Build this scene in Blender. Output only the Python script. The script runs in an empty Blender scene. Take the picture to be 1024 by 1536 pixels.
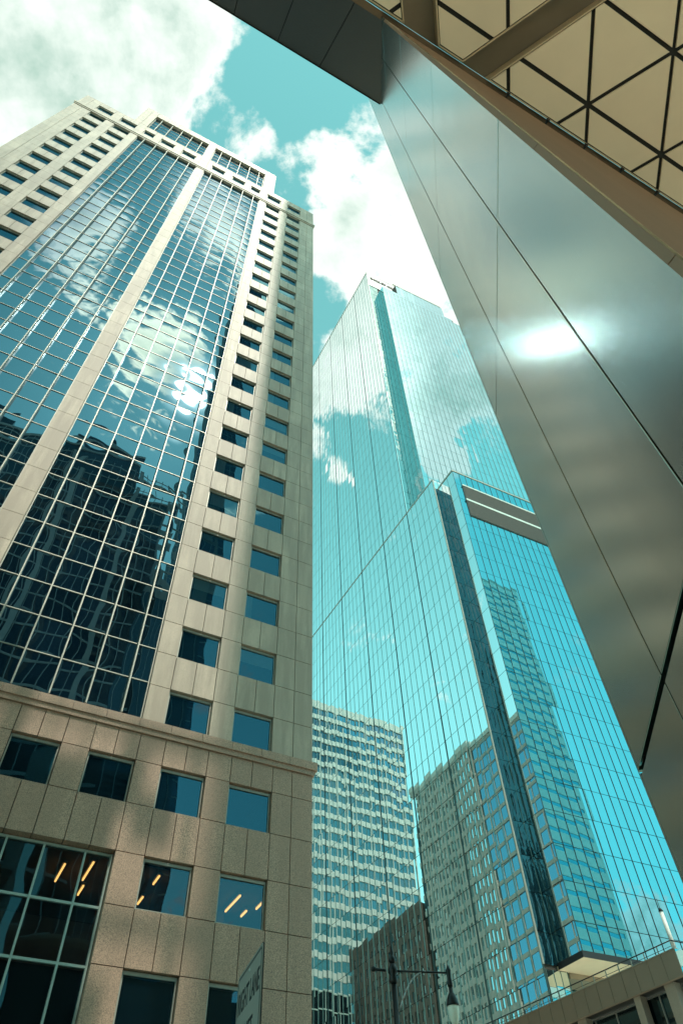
import bpy, math, random
from mathutils import Vector, Matrix, Euler
random.seed(7)
R = math.radians
scene = bpy.context.scene
COL = scene.collection
EYE = 1.6                                   # camera height; every z below is measured from the eye

# ------------------------------------------------------------------ helpers
def H(a):                                   # horizontal unit vector, azimuth from +Y towards +X
    a = R(a); return Vector((math.sin(a), math.cos(a), 0.0))
Z = Vector((0, 0, 1))

class Frame:
    """x runs along azimuth ax, y along azimuth ay; z is up from eye level"""
    def __init__(s, ax, ay): s.ex = H(ax); s.ey = H(ay)
    def __call__(s, x, y, z): return s.ex*x + s.ey*y + Z*(z + EYE)

class Skew:
    """point from its distances to two families of vertical planes"""
    def __init__(s, a1, a2):
        n1 = H(a1); n2 = H(a2); s.n1, s.n2 = n1, n2
        det = n1.x*n2.y - n1.y*n2.x
        s.i = ((n2.y/det, -n1.y/det), (-n2.x/det, n1.x/det))
    def __call__(s, a, b, z):
        return Vector((s.i[0][0]*a + s.i[0][1]*b, s.i[1][0]*a + s.i[1][1]*b, z + EYE))

LOC = {}
def root(name, loc, label, cat, group=None):
    o = bpy.data.objects.new(name, None); COL.objects.link(o)
    o.location = loc; LOC[o.name] = Vector(loc)
    o['label'] = label; o['category'] = cat
    if group: o['group'] = group
    return o

class MB:
    def __init__(s): s.v = []; s.f = []; s.sm = []
    def face(s, pts, smooth=False):
        i = len(s.v); s.v += [tuple(p) for p in pts]; s.f.append(tuple(range(i, i+len(pts)))); s.sm.append(smooth)
    def prism(s, bot, top):
        n = len(bot); i = len(s.v)
        s.v += [tuple(p) for p in bot] + [tuple(p) for p in top]
        s.f.append(tuple(i+k for k in reversed(range(n)))); s.f.append(tuple(i+n+k for k in range(n)))
        s.sm += [False, False]
        for k in range(n):
            l = (k+1) % n
            s.f.append((i+k, i+l, i+n+l, i+n+k)); s.sm.append(False)
    def box(s, F, x0, x1, y0, y1, z0, z1):
        q = [(x0, y0), (x1, y0), (x1, y1), (x0, y1)]
        s.prism([F(x, y, z0) for x, y in q], [F(x, y, z1) for x, y in q])
    def poly(s, F, pts, z0, z1):
        s.prism([F(x, y, z0) for x, y in pts], [F(x, y, z1) for x, y in pts])
    def tube(s, a, b, r0, r1=None, n=10):
        r1 = r0 if r1 is None else r1
        a = Vector(a); b = Vector(b); d = (b-a).normalized()
        u = d.cross(Vector((0.3, 0.2, 1)) if abs(d.z) < .9 else Vector((1, 0, 0))).normalized(); w = d.cross(u)
        i = len(s.v)
        for c, r in ((a, r0), (b, r1)):
            for k in range(n):
                t = 2*math.pi*k/n; s.v.append(tuple(c + (u*math.cos(t) + w*math.sin(t))*r))
        for k in range(n):
            l = (k+1) % n; s.f.append((i+k, i+l, i+n+l, i+n+k)); s.sm.append(True)
        s.f.append(tuple(i+k for k in reversed(range(n)))); s.f.append(tuple(i+n+k for k in range(n))); s.sm += [False, False]
    def lathe(s, c, prof, n=20):
        i = len(s.v); c = Vector(c)
        for r, z in prof:
            for k in range(n):
                t = 2*math.pi*k/n; s.v.append((c.x+r*math.cos(t), c.y+r*math.sin(t), c.z+z))
        for j in range(len(prof)-1):
            for k in range(n):
                l = (k+1) % n
                s.f.append((i+j*n+k, i+j*n+l, i+(j+1)*n+l, i+(j+1)*n+k)); s.sm.append(True)
        s.f.append(tuple(i+k for k in reversed(range(n)))); s.f.append(tuple(i+(len(prof)-1)*n+k for k in range(n))); s.sm += [False, False]
    def pane(s, P, u0, u1, z0, z1, out, sag, tilt, n=2, flip=False, warp=0.0):
        """one sheet of glass, slightly pillowed and slightly out of plumb; P(u, z) gives its plane, out points outdoors"""
        w = u1-u0; h = z1-z0
        a = random.gauss(0, tilt); b = random.gauss(0, tilt); k0 = random.uniform(.55, 1.3)*sag
        tw = random.gauss(0, 1)*warp; sb = random.gauss(.7, .5)*warp; ph = random.gauss(0, .25); i = len(s.v)
        for jz in range(n+1):
            for ju in range(n+1):
                fu = ju/n; fz = jz/n
                d = k0*(.35*(4*fu*(1-fu) + 4*fz*(1-fz))*.5 + .65*16*fu*(1-fu)*fz*(1-fz)) + (fu-.5)*w*a + (fz-.5)*h*b
                if warp: d += tw*(fu-.5)*(fz-.5)*w + sb*math.sin(2*math.pi*(fz+ph))*(fu-.5)*w*.5
                s.v.append(tuple(P(u0+w*fu, z0+h*fz) + out*d))
        m = n+1
        for jz in range(n):
            for ju in range(n):
                q = (i+jz*m+ju, i+jz*m+ju+1, i+(jz+1)*m+ju+1, i+(jz+1)*m+ju)
                s.f.append(q[::-1] if flip else q); s.sm.append(True)
    def build(s, name, mat, parent=None, label=None, kind=None, bevel=0):
        off = Vector((0, 0, 0))
        if parent is not None: off = LOC[parent.name]
        me = bpy.data.meshes.new(name)
        me.from_pydata([tuple(Vector(p)-off) for p in s.v], [], s.f)
        me.polygons.foreach_set('use_smooth', s.sm); me.update()
        me.materials.append(mat)
        o = bpy.data.objects.new(name, me); COL.objects.link(o)
        if parent is not None:
            o.parent = parent
        LOC[o.name] = off
        if label: o['label'] = label
        if kind: o['kind'] = kind
        if bevel:
            b = o.modifiers.new('bevel', 'BEVEL'); b.width = bevel; b.segments = 2; b.limit_method = 'ANGLE'
        return o
def tag(o, label, cat, group=None):
    o['label'] = label; o['category'] = cat
    if group: o['group'] = group

# ------------------------------------------------------------------ materials
def mat(name):
    m = bpy.data.materials.new(name); m.use_nodes = True
    nt = m.node_tree; nt.nodes.clear()
    return m, nt, nt.nodes, nt.links
def node(nt, t, **kw):
    n = nt.nodes.new(t)
    for k, v in kw.items():
        if k in ('x',): continue
        setattr(n, k, v)
    return n
def setin(n, **kw):
    for k, v in kw.items(): n.inputs[k.replace('_', ' ')].default_value = v
def ramp(nt, src, stops):
    r = nt.nodes.new('ShaderNodeValToRGB')
    el = r.color_ramp.elements
    while len(el) < len(stops): el.new(.5)
    for e, (p, c) in zip(el, stops): e.position = p; e.color = (*c, 1) if len(c) == 3 else c
    nt.links.new(src, r.inputs[0]); return r.outputs[0]
def noise(nt, vec, scale, detail=4, rough=.55, dist=0):
    n = nt.nodes.new('ShaderNodeTexNoise'); n.inputs['Scale'].default_value = scale
    n.inputs['Detail'].default_value = detail; n.inputs['Roughness'].default_value = rough; n.inputs['Distortion'].default_value = dist
    if vec is not None: nt.links.new(vec, n.inputs['Vector'])
    return n.outputs['Fac']
def mixc(nt, fac, a, b, blend='MIX'):
    m = nt.nodes.new('ShaderNodeMix'); m.data_type = 'RGBA'; m.blend_type = blend
    for i, v in ((0, fac), (6, a), (7, b)):
        if hasattr(v, 'is_linked'): nt.links.new(v, m.inputs[i])
        elif i == 0: m.inputs[0].default_value = v
        else: m.inputs[i].default_value = (*v, 1)
    return m.outputs[2]
def mth(nt, op, a, b=0.0, clamp=False):
    m = nt.nodes.new('ShaderNodeMath'); m.operation = op; m.use_clamp = clamp
    for i, v in ((0, a), (1, b)):
        if hasattr(v, 'is_linked'): nt.links.new(v, m.inputs[i])
        else: m.inputs[i].default_value = v
    return m.outputs[0]
def position(nt):
    return nt.nodes.new('ShaderNodeNewGeometry').outputs['Position']
def scaled(nt, vec, s):
    m = nt.nodes.new('ShaderNodeMapping'); m.inputs['Scale'].default_value = s
    nt.links.new(vec, m.inputs['Vector']); return m.outputs[0]
def bump(nt, h, strength, dist):
    b = nt.nodes.new('ShaderNodeBump'); b.inputs['Strength'].default_value = strength; b.inputs['Distance'].default_value = dist
    nt.links.new(h, b.inputs['Height']); return b.outputs[0]

def stone(name, base, dark, speck, stain_dapple=.25):
    m, nt, ns, L = mat(name)
    p = position(nt); out = node(nt, 'ShaderNodeOutputMaterial'); b = node(nt, 'ShaderNodeBsdfPrincipled')
    g = ns.new('ShaderNodeNewGeometry').outputs['Random Per Island']
    c = mixc(nt, g, tuple(x*.86 for x in base), tuple(min(1, x*1.11) for x in base))
    fine = noise(nt, p, 26, 3, .75)
    c = mixc(nt, mth(nt, 'MULTIPLY', ramp(nt, fine, [(.40, (1, 1, 1)), (.56, (0, 0, 0))]), speck), c, dark)
    coarse = noise(nt, p, 60, 2, .7)
    c = mixc(nt, mth(nt, 'MULTIPLY', ramp(nt, coarse, [(.55, (0, 0, 0)), (.7, (1, 1, 1))]), speck*.5), c, tuple(min(1, x*1.45) for x in base))
    st = noise(nt, scaled(nt, p, (1.3, 1.3, .16)), 1.1, 5, .6)            # rain streaks
    c = mixc(nt, mth(nt, 'MULTIPLY', ramp(nt, st, [(.42, (1, 1, 1)), (.62, (0, 0, 0))]), stain_dapple), c, tuple(x*.5 for x in base))
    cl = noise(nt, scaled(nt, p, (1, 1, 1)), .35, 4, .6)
    c = mixc(nt, mth(nt, 'MULTIPLY', ramp(nt, cl, [(.35, (1, 1, 1)), (.65, (0, 0, 0))]), stain_dapple*.7), c, tuple(x*.62 for x in base))
    bn = noise(nt, scaled(nt, p, (.5, .5, 1.0)), .45, 3, .5)               # broad cloudy bands of reflected light, painted into the stone colour
    c = mixc(nt, mth(nt, 'MULTIPLY', ramp(nt, bn, [(.36, (1, 1, 1)), (.6, (0, 0, 0))]), stain_dapple*.7), c, tuple(x*.66 for x in base))
    L.new(c, b.inputs['Base Color']); setin(b, Roughness=.55)
    L.new(bump(nt, fine, .15, .01), b.inputs['Normal'])
    L.new(b.outputs[0], out.inputs[0]); return m

def plain(name, col, rough=.6, metal=0.0, var=.12, scale=1.5, streak=False, spec=.5):
    m, nt, ns, L = mat(name)
    p = position(nt); out = node(nt, 'ShaderNodeOutputMaterial'); b = node(nt, 'ShaderNodeBsdfPrincipled')
    v = noise(nt, scaled(nt, p, (1, 1, .2)) if streak else p, scale, 5, .6)
    c = mixc(nt, v, tuple(x*(1-var*2) for x in col), tuple(min(1, x*(1+var*2)) for x in col))
    L.new(c, b.inputs['Base Color']); setin(b, Roughness=rough, Metallic=metal)
    b.inputs['Specular IOR Level'].default_value = spec
    L.new(b.outputs[0], out.inputs[0]); return m

def glass(name, body, tint, r0, r1=1.0, blend=.35, rough=.0, var=.15, see=0.0, wav=0.0, wscale=.7):
    """coated facade glass: a dark body behind a tinted mirror that strengthens at grazing angles"""
    m, nt, ns, L = mat(name)
    out = node(nt, 'ShaderNodeOutputMaterial')
    p = position(nt)
    d = node(nt, 'ShaderNodeBsdfDiffuse')
    g = ns.new('ShaderNodeNewGeometry').outputs['Random Per Island']
    L.new(mixc(nt, g, tuple(x*(1-var*2) for x in body), tuple(x*(1+var*2) for x in body)), d.inputs['Color'])
    gl = node(nt, 'ShaderNodeBsdfAnisotropic'); gl.inputs['Roughness'].default_value = rough
    L.new(mixc(nt, g, tuple(x*(1-var*.35) for x in tint), tint), gl.inputs['Color'])
    if wav:
        L.new(bump(nt, noise(nt, p, wscale, 2, .5), 1.0, wav), gl.inputs['Normal'])
    lw = node(nt, 'ShaderNodeLayerWeight'); lw.inputs['Blend'].default_value = blend
    f = mth(nt, 'ADD', mth(nt, 'MULTIPLY', lw.outputs['Fresnel'], r1-r0), r0, True)
    base = d.outputs[0]
    if see:
        t = node(nt, 'ShaderNodeBsdfTransparent'); t.inputs['Color'].default_value = (.75, .9, .9, 1)
        mx = node(nt, 'ShaderNodeMixShader'); mx.inputs[0].default_value = see
        L.new(base, mx.inputs[1]); L.new(t.outputs[0], mx.inputs[2]); base = mx.outputs[0]
    ms = node(nt, 'ShaderNodeMixShader'); L.new(f, ms.inputs[0]); L.new(base, ms.inputs[1]); L.new(gl.outputs[0], ms.inputs[2])
    L.new(ms.outputs[0], out.inputs[0]); return m

def brushed(name, col, rough, aniso=.6, streak=.05):
    m, nt, ns, L = mat(name)
    out = node(nt, 'ShaderNodeOutputMaterial'); p = position(nt); b = node(nt, 'ShaderNodeBsdfPrincipled')
    s = noise(nt, scaled(nt, p, (9, 9, .25)), 4, 4, .6)
    cl = noise(nt, p, .5, 3, .5)
    c = mixc(nt, s, tuple(x*(1-streak) for x in col), tuple(min(1, x*(1+streak)) for x in col))
    c = mixc(nt, mth(nt, 'MULTIPLY', cl, .25), c, tuple(x*.8 for x in col))
    L.new(c, b.inputs['Base Color']); setin(b, Metallic=1.0)
    grain = noise(nt, scaled(nt, p, (60, 60, 60)), 3, 2, .6)
    L.new(mth(nt, 'ADD', mth(nt, 'MULTIPLY', grain, .03), rough-.015), b.inputs['Roughness'])
    L.new(bump(nt, noise(nt, scaled(nt, p, (1, 1, .5)), .8, 2, .5), .25, .03), b.inputs['Normal'])
    L.new(b.outputs[0], out.inputs[0]); return m

def glow(name, col, s):
    m, nt, ns, L = mat(name)
    out = node(nt, 'ShaderNodeOutputMaterial'); e = node(nt, 'ShaderNodeEmission')
    e.inputs[0].default_value = (*col, 1); e.inputs[1].default_value = s
    L.new(e.outputs[0], out.inputs[0]); return m

M = {}
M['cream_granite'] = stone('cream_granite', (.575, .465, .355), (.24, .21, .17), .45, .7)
M['pink_granite'] = stone('pink_granite', (.58, .375, .26), (.13, .095, .075), .95, .4)
M['joint_backing'] = plain('joint_backing', (.05, .042, .034), .9)  # dark backing that shows through the open joints
M['bronze'] = plain('bronze', (.42, .37, .29), .45, .3, .1, 3)
M['pale_metal'] = plain('pale_metal', (.34, .35, .30), .45, .25, .08, 3)
M['teal_metal'] = plain('teal_metal', (.36, .46, .42), .45, .2, .08, 3)
M['tower_glass'] = glass('tower_glass', (.003, .010, .018), (.38, .58, .72), .30, 1.0, .35, 0.0, .3)
M['office_glass'] = glass('office_glass', (.006, .016, .022), (.15, .32, .42), .20, 1.0, .3, 0.0, .2, .55)
M['window_glass'] = glass('window_glass', (.003, .02, .035), (.105, .29, .41), .23, 1.0, .3, 0.0, .3, .6)
M['blind_or_reflection'] = plain('blind_or_reflection', (.62, .60, .52), .8, 0, .06, 4)
M['cyan_glass'] = glass('cyan_glass', (.010, .05, .06), (.90, 1.0, .99), .92, 1.0, .4, 0.0, .12)
M['blue_glass'] = glass('blue_glass', (.006, .06, .09), (.28, .78, .90), .62, 1.0, .4, 0.0, .13)
M['mid_glass'] = glass('mid_glass', (.008, .05, .07), (.62, .93, .97), .70, 1.0, .4, 0.0, .12)
M['recess_glass'] = glass('recess_glass', (.004, .025, .03), (.52, .76, .76), .56, 1.0, .35, 0.0, .2, 0, .02, .5)
M['slot_glass'] = glass('slot_glass', (.003, .012, .018), (.26, .52, .60), .17, 1.0, .3, 0.0, .2, 0, .03, 1.2)
M['groove'] = plain('groove', (.05, .10, .10), .5, .2, .05, 2)
M['soft_fin'] = plain('soft_fin', (.22, .37, .35), .4, .3, .05, 2)
M['fin_metal'] = plain('fin_metal', (.16, .24, .23), .4, .4, .05, 2)
M['dark_fin'] = plain('dark_fin', (.02, .026, .028), .5, .3, .05, 2)
M['louvre'] = plain('louvre', (.14, .145, .13), .6, .2, .08, 2)
M['louvre_light'] = plain('louvre_light', (.6, .66, .6), .5, .1, .05, 2)
M['steel'] = brushed('steel', (.53, .575, .52), .19)
M['dark_steel'] = brushed('dark_steel', (.17, .165, .145), .42)
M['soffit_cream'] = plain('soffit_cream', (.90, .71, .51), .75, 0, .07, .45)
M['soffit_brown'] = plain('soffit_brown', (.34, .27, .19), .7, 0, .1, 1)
M['brown_clad'] = plain('brown_clad', (.28, .145, .082), .55, 0, .1, 1.2, True)
M['strip_brown'] = plain('strip_brown', (.17, .105, .06), .7, 0, .08, 2)
M['edge_bronze'] = plain('edge_bronze', (.62, .46, .29), .5, .1, .06, 2)
M['black'] = plain('black', (.012, .012, .012), .55, 0, .1, 3)
M['near_black'] = plain('near_black', (.02, .02, .018), .8, 0, .1, 3)
M['dark_glass'] = glass('dark_glass', (.004, .009, .012), (.5, .75, .8), .10, 1.0, .3, 0.0, .3)
M['terrace_panel'] = plain('terrace_panel', (.235, .20, .155), .6, 0, .05, .8)
M['concrete'] = stone('concrete', (.40, .36, .30), (.2, .18, .15), .3, .3)
M['lamp_black'] = plain('lamp_black', (.012, .014, .014), .35, .3, .1, 6)
M['galvanised'] = plain('galvanised', (.45, .47, .46), .4, .7, .1, 6)
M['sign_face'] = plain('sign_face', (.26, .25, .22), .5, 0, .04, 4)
M['opal'] = plain('opal', (.95, .92, .76), .25, 0, .04, 8)
M['tube'] = glow('tube', (1.0, .46, .13), 3.6)
M['pale_wall'] = plain('pale_wall', (.46, .50, .46), .7, 0, .06, .2)
M['grey_wall'] = plain('grey_wall', (.36, .36, .32), .75, 0, .08, .2)
M['brick_wall'] = plain('brick_wall', (.105, .082, .066), .85, 0, .15, .4)
M['ink'] = plain('ink', (.012, .012, .014), .5)
M['asphalt'] = plain('asphalt', (.05, .05, .05), .9, 0, .2, .8)
M['paving'] = plain('paving', (.68, .61, .50), .85, 0, .12, .6)
M['white_paint'] = plain('white_paint', (.78, .78, .74), .7, 0, .08, 2)
M['roof'] = plain('roof', (.25, .24, .22), .9)

# ------------------------------------------------------------------ sky
SUN_AZ, SUN_EL = 143.7, 60.1
w = bpy.data.worlds.new('World'); scene.world = w; w.use_nodes = True
nt = w.node_tree; nt.nodes.clear(); L = nt.links
sky = nt.nodes.new('ShaderNodeTexSky'); sky.sky_type = 'NISHITA'; sky.sun_disc = False
sky.sun_elevation = R(SUN_EL); sky.sun_rotation = R(SUN_AZ); sky.altitude = 200; sky.air_density = 1.0; sky.dust_density = 1.0; sky.ozone_density = 1.0
SKY_TINT = (.54, 1.78, 1.86)
tc = nt.nodes.new('ShaderNodeTexCoord'); D = tc.outputs['Generated']
sep = nt.nodes.new('ShaderNodeSeparateXYZ'); L.new(D, sep.inputs[0])
hz = mth(nt, 'ADD', mth(nt, 'MAXIMUM', sep.outputs[2], 0.0), .22)
cmb = nt.nodes.new('ShaderNodeCombineXYZ')
L.new(mth(nt, 'DIVIDE', sep.outputs[0], hz), cmb.inputs[0]); L.new(mth(nt, 'DIVIDE', sep.outputs[1], hz), cmb.inputs[1])
P2 = cmb.outputs[0]
# where the clouds of that day stand: azimuth, elevation, radius in degrees, weight
BANKS = [(-80, 70, 8, .85), (-68, 66.5, 6, .7), (-71, 73.5, 4, .55), (-77, 78.5, 5, .5), (-61, 75.5, 3.6, .42), (-62, 64, 5, .4), (-66, 79.6, 1.9, .42), (-60, 78.6, 1.0, .36), (-70, 80.8, 1.6, .4), (-46, 77.6, 1.1, .3),
         (-42, 79, 1.6, .38), (-27.5, 79, 2.0, .46), (-49, 80.3, 1.5, .3), (-33, 79.4, 1.0, .3),
         (4, 77.3, 3.2, .45), (-9, 77.6, 2.2, .33), (15, 73.5, 5, .55), (18, 68.8, 5.5, .6), (4, 73, 3.5, .45), (3, 69.5, 2.4, .3), (20, 79, 2.6, .35), (8, 66, 4, .35),
         (-63.5, 65.3, 3.2, .6), (-65, 60.4, 2.0, .45), (-68.5, 59.3, 2.3, .48), (-62.8, 59.4, 1.4, .36), (-62, 55.4, 1.3, .3), (-64.5, 56, 1.2, .3), (-69.5, 68, 3.6, .55), (-59.5, 57.5, 1.5, .35),
         (106, 67.5, 6, .6), (111.5, 61.8, 2.4, .42), (104, 64.5, 4, .55), (103.6, 60.6, 3.2, .6), (109, 58.2, 2.4, .55), (98.5, 60.8, 3, .6), (107.8, 54.5, 1.9, .5), (96, 66, 4, .5),
         (105, 16.5, 4.2, .8), (99, 14, 4, .75), (112, 13.5, 4.5, .7), (103, 20, 1.6, .5), (85, 11, 7, .4), (128, 10, 9, .4),
         (150, 62.7, 3.6, .5), (155.5, 62.6, 3, .42), (148, 71.5, 4.2, .42), (157, 74, 3, .3), (172, 67, 3.6, .42), (163, 64, 2.4, .35), (136, 69, 3, .32), (143, 66, 3, .25),
         (-120, 30, 14, .4), (-150, 50, 12, .4), (60, 45, 10, .3), (170, 25, 12, .35)]
acc = None
for a, e, r, wt in BANKS:
    d = H(a)*math.cos(R(e)) + Z*math.sin(R(e))
    dp = nt.nodes.new('ShaderNodeVectorMath'); dp.operation = 'DOT_PRODUCT'; L.new(D, dp.inputs[0]); dp.inputs[1].default_value = d
    mr = nt.nodes.new('ShaderNodeMapRange'); mr.interpolation_type = 'SMOOTHSTEP'
    mr.inputs['From Min'].default_value = math.cos(R(r*1.45)); mr.inputs['From Max'].default_value = math.cos(R(r*.35)); mr.inputs['To Max'].default_value = wt
    L.new(dp.outputs['Value'], mr.inputs['Value'])
    acc = mr.outputs[0] if acc is None else mth(nt, 'MAXIMUM', acc, mr.outputs[0])
fb = noise(nt, P2, 5.5, 9, .62, .3)
fb2 = noise(nt, P2, 17, 6, .6, .2)
dens = mth(nt, 'ADD', mth(nt, 'ADD', mth(nt, 'MULTIPLY', mth(nt, 'SUBTRACT', fb, .5), 2.1), mth(nt, 'MULTIPLY', mth(nt, 'SUBTRACT', fb2, .5), .85)), acc)
mr = nt.nodes.new('ShaderNodeMapRange'); mr.interpolation_type = 'SMOOTHSTEP'
mr.inputs['From Min'].default_value = .22; mr.inputs['From Max'].default_value = .46; L.new(dens, mr.inputs['Value'])
cover = mr.outputs[0]
shade = noise(nt, P2, 6.5, 6, .6)
thick = mth(nt, 'MULTIPLY', mth(nt, 'SUBTRACT', dens, .44), 2.0, True)
sh = mth(nt, 'MULTIPLY', ramp(nt, shade, [(.40, (0, 0, 0)), (.62, (1, 1, 1))]), thick, True)
CLOUD_LIT, CLOUD_GREY = (.93, 1.0, .93), (.43, .61, .52)
ccol0 = mixc(nt, sh, CLOUD_LIT, CLOUD_GREY)
bw = nt.nodes.new('ShaderNodeRGBToBW'); L.new(sky.outputs[0], bw.inputs[0])
lum = mth(nt, 'MULTIPLY', mth(nt, 'POWER', mth(nt, 'DIVIDE', bw.outputs[0], 1.9), .45), 1.9)
tint = nt.nodes.new('ShaderNodeVectorMath'); tint.operation = 'MULTIPLY'; L.new(sky.outputs[0], tint.inputs[0]); tint.inputs[1].default_value = (.12, .10, .03)
tn = nt.nodes.new('ShaderNodeVectorMath'); tn.operation = 'MULTIPLY_ADD'
cmb2 = nt.nodes.new('ShaderNodeCombineXYZ')
for k in range(3): L.new(lum, cmb2.inputs[k])
L.new(cmb2.outputs[0], tn.inputs[0]); tn.inputs[1].default_value = SKY_TINT; L.new(tint.outputs[0], tn.inputs[2])
bg1 = nt.nodes.new('ShaderNodeBackground'); hzr = nt.nodes.new('ShaderNodeMapRange'); hzr.interpolation_type = 'SMOOTHSTEP'          # paler, brighter air away from the zenith
hzr.inputs['From Min'].default_value = .985; hzr.inputs['From Max'].default_value = .45; L.new(sep.outputs[2], hzr.inputs['Value'])
add = nt.nodes.new('ShaderNodeVectorMath'); add.operation = 'MULTIPLY_ADD'
L.new(hzr.outputs[0], add.inputs[0]); add.inputs[1].default_value = (.95, 2.45, 2.6); L.new(tn.outputs[0], add.inputs[2])
sdp = nt.nodes.new('ShaderNodeVectorMath'); sdp.operation = 'DOT_PRODUCT'; L.new(D, sdp.inputs[0]); sdp.inputs[1].default_value = H(SUN_AZ)*math.cos(R(SUN_EL)) + Z*math.sin(R(SUN_EL))
au = nt.nodes.new('ShaderNodeMapRange'); au.interpolation_type = 'LINEAR'            # aureole round the sun
au.inputs['From Min'].default_value = math.cos(R(4.0)); au.inputs['From Max'].default_value = 1.0; L.new(sdp.outputs['Value'], au.inputs['Value'])
add2 = nt.nodes.new('ShaderNodeVectorMath'); add2.operation = 'MULTIPLY_ADD'
L.new(mth(nt, 'ADD', mth(nt, 'POWER', au.outputs[0], 60), mth(nt, 'MULTIPLY', mth(nt, 'POWER', au.outputs[0], 3), 00.001)), add2.inputs[0]); add2.inputs[1].default_value = (17000, 15500, 12800); L.new(add.outputs[0], add2.inputs[2])
L.new(add2.outputs[0], bg1.inputs[0]); bg1.inputs[1].default_value = .15
fs = nt.nodes.new('ShaderNodeMapRange'); fs.interpolation_type = 'SMOOTHSTEP'               # clouds glow towards the sun
fs.inputs['From Min'].default_value = math.cos(R(19)); fs.inputs['From Max'].default_value = math.cos(R(2)); fs.inputs['To Min'].default_value = 1.0; fs.inputs['To Max'].default_value = 4.2; L.new(sdp.outputs['Value'], fs.inputs['Value'])
ccol = mixc(nt, mth(nt, 'MULTIPLY', mth(nt, 'SUBTRACT', fs.outputs[0], 1.0), .31), ccol0, mixc(nt, 1.0, ccol0, (1.3, 1.02, .74), 'MULTIPLY'))
bg2 = nt.nodes.new('ShaderNodeBackground'); L.new(ccol, bg2.inputs[0]); L.new(fs.outputs[0], bg2.inputs[1])
ms = nt.nodes.new('ShaderNodeMixShader'); L.new(mth(nt, 'MULTIPLY', cover, mth(nt, 'SUBTRACT', 1.0, mth(nt, 'MULTIPLY', au.outputs[0], .9))), ms.inputs[0]); L.new(bg1.outputs[0], ms.inputs[1]); L.new(bg2.outputs[0], ms.inputs[2])
wo = nt.nodes.new('ShaderNodeOutputWorld'); L.new(ms.outputs[0], wo.inputs[0])

sd = bpy.data.lights.new('sun', 'SUN'); sd.energy = 2.3; sd.angle = R(.53); sd.color = (1.0, .93, .80)
so = bpy.data.objects.new('sun', sd); COL.objects.link(so); so.location = (0, 0, 300)
ds = H(SUN_AZ)*math.cos(R(SUN_EL)) + Z*math.sin(R(SUN_EL))
so.rotation_euler = ds.to_track_quat('Z', 'Y').to_euler()

# ------------------------------------------------------------------ camera
cam = bpy.data.cameras.new('camera'); co = bpy.data.objects.new('camera', cam); COL.objects.link(co)
p, r = R(51.5846), R(-2.8964)
fw = Vector((0, math.cos(p), math.sin(p))); up0 = Vector((0, -math.sin(p), math.cos(p))); x0 = Vector((1, 0, 0))
cx = x0*math.cos(r) + up0*math.sin(r); cy = -x0*math.sin(r) + up0*math.cos(r)
co.matrix_world = Matrix(((cx.x, cy.x, -fw.x, 0), (cx.y, cy.y, -fw.y, 0), (cx.z, cy.z, -fw.z, EYE), (0, 0, 0, 1)))
cam.sensor_fit = 'VERTICAL'; cam.sensor_height = 36; cam.lens = 1043.065/1536*36
cam.clip_start = .05; cam.clip_end = 8000
scene.camera = co

# ------------------------------------------------------------------ ground
W0 = Frame(90, 0)
def ground(name, pts, z, m):
    b = MB(); b.face([Vector((x, y, z)) for x, y in pts]); o = b.build(name, m); o['kind'] = 'structure'; return o
ground('ground', [(-3000, -3000), (3000, -3000), (3000, 3000), (-3000, 3000)], 0, M['paving'])
F60 = Frame(60, -30)
def gq(x0, x1, y0, y1):
    return [tuple(F60(x, y, 0).xy) for x, y in ((x0, y0), (x1, y0), (x1, y1), (x0, y1))]
ground('road', gq(-300, 300, 9, 20), .004, M['asphalt'])
for k, xx in enumerate(range(-40, 45, 6)):
    if k == 0: lm = MB()
    lm.face([Vector((*q, .008)) for q in gq(xx, xx+3, 14.4, 14.55)])
o = lm.build('road_marking', M['white_paint']); o['kind'] = 'structure'

# ================================================================== granite tower
FG = Frame(60.26, 60.26-90)
fo = -FG.ey                                     # out of the facade
gt = root('granite_tower', FG(-3.78, 26.4, -EYE), '', 'skyscraper')
gt['label'] = 'beige granite office tower with two tall glass bays, behind the lane sign'
Y0 = 26.0
PL, PR = -20.2, 12.65                            # facade ends
CEN = -3.78
# core
b = MB(); b.box(FG, PL+.03, PR-.03, Y0+.55, 60, -EYE, 8.7); b.box(FG, PL+.03, PR-.03, Y0+6.5, 60, 8.7, 12.38)
b.box(FG, PL+.03, -10.2, Y0+.55, Y0+6.5, 8.7, 12.38); b.box(FG, PR-.4, PR-.03, Y0+.55, Y0+6.5, 8.7, 12.38)
b.box(FG, PL+.03, PR-.03, Y0+.55, 60, 12.38, 106.2); b.box(FG, -13.9, 6.36, Y0+.55, 56, 106.2, 116.2)
core = b.build('core_wall', M['joint_backing'], gt)
def panels(b, xs, zs, y=Y0, th=.45, g=.015, skip=None):
    for i in range(len(xs)-1):
        for j in range(len(zs)-1):
            if skip and skip(xs[i], xs[i+1], zs[j], zs[j+1]): continue
            b.box(FG, xs[i]+g, xs[i+1]-g, y, y+th, zs[j]+g, zs[j+1]-g)
up = MB(); lo = MB(); wins = []
FL = 3.82
heads = [100 - FL*k for k in range(22)]
def mirror(xs): return sorted(2*CEN - x for x in xs)
RC = [4.62, 5.57, 7.6, 8.66, 10.6, 11.65, PR]
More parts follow.
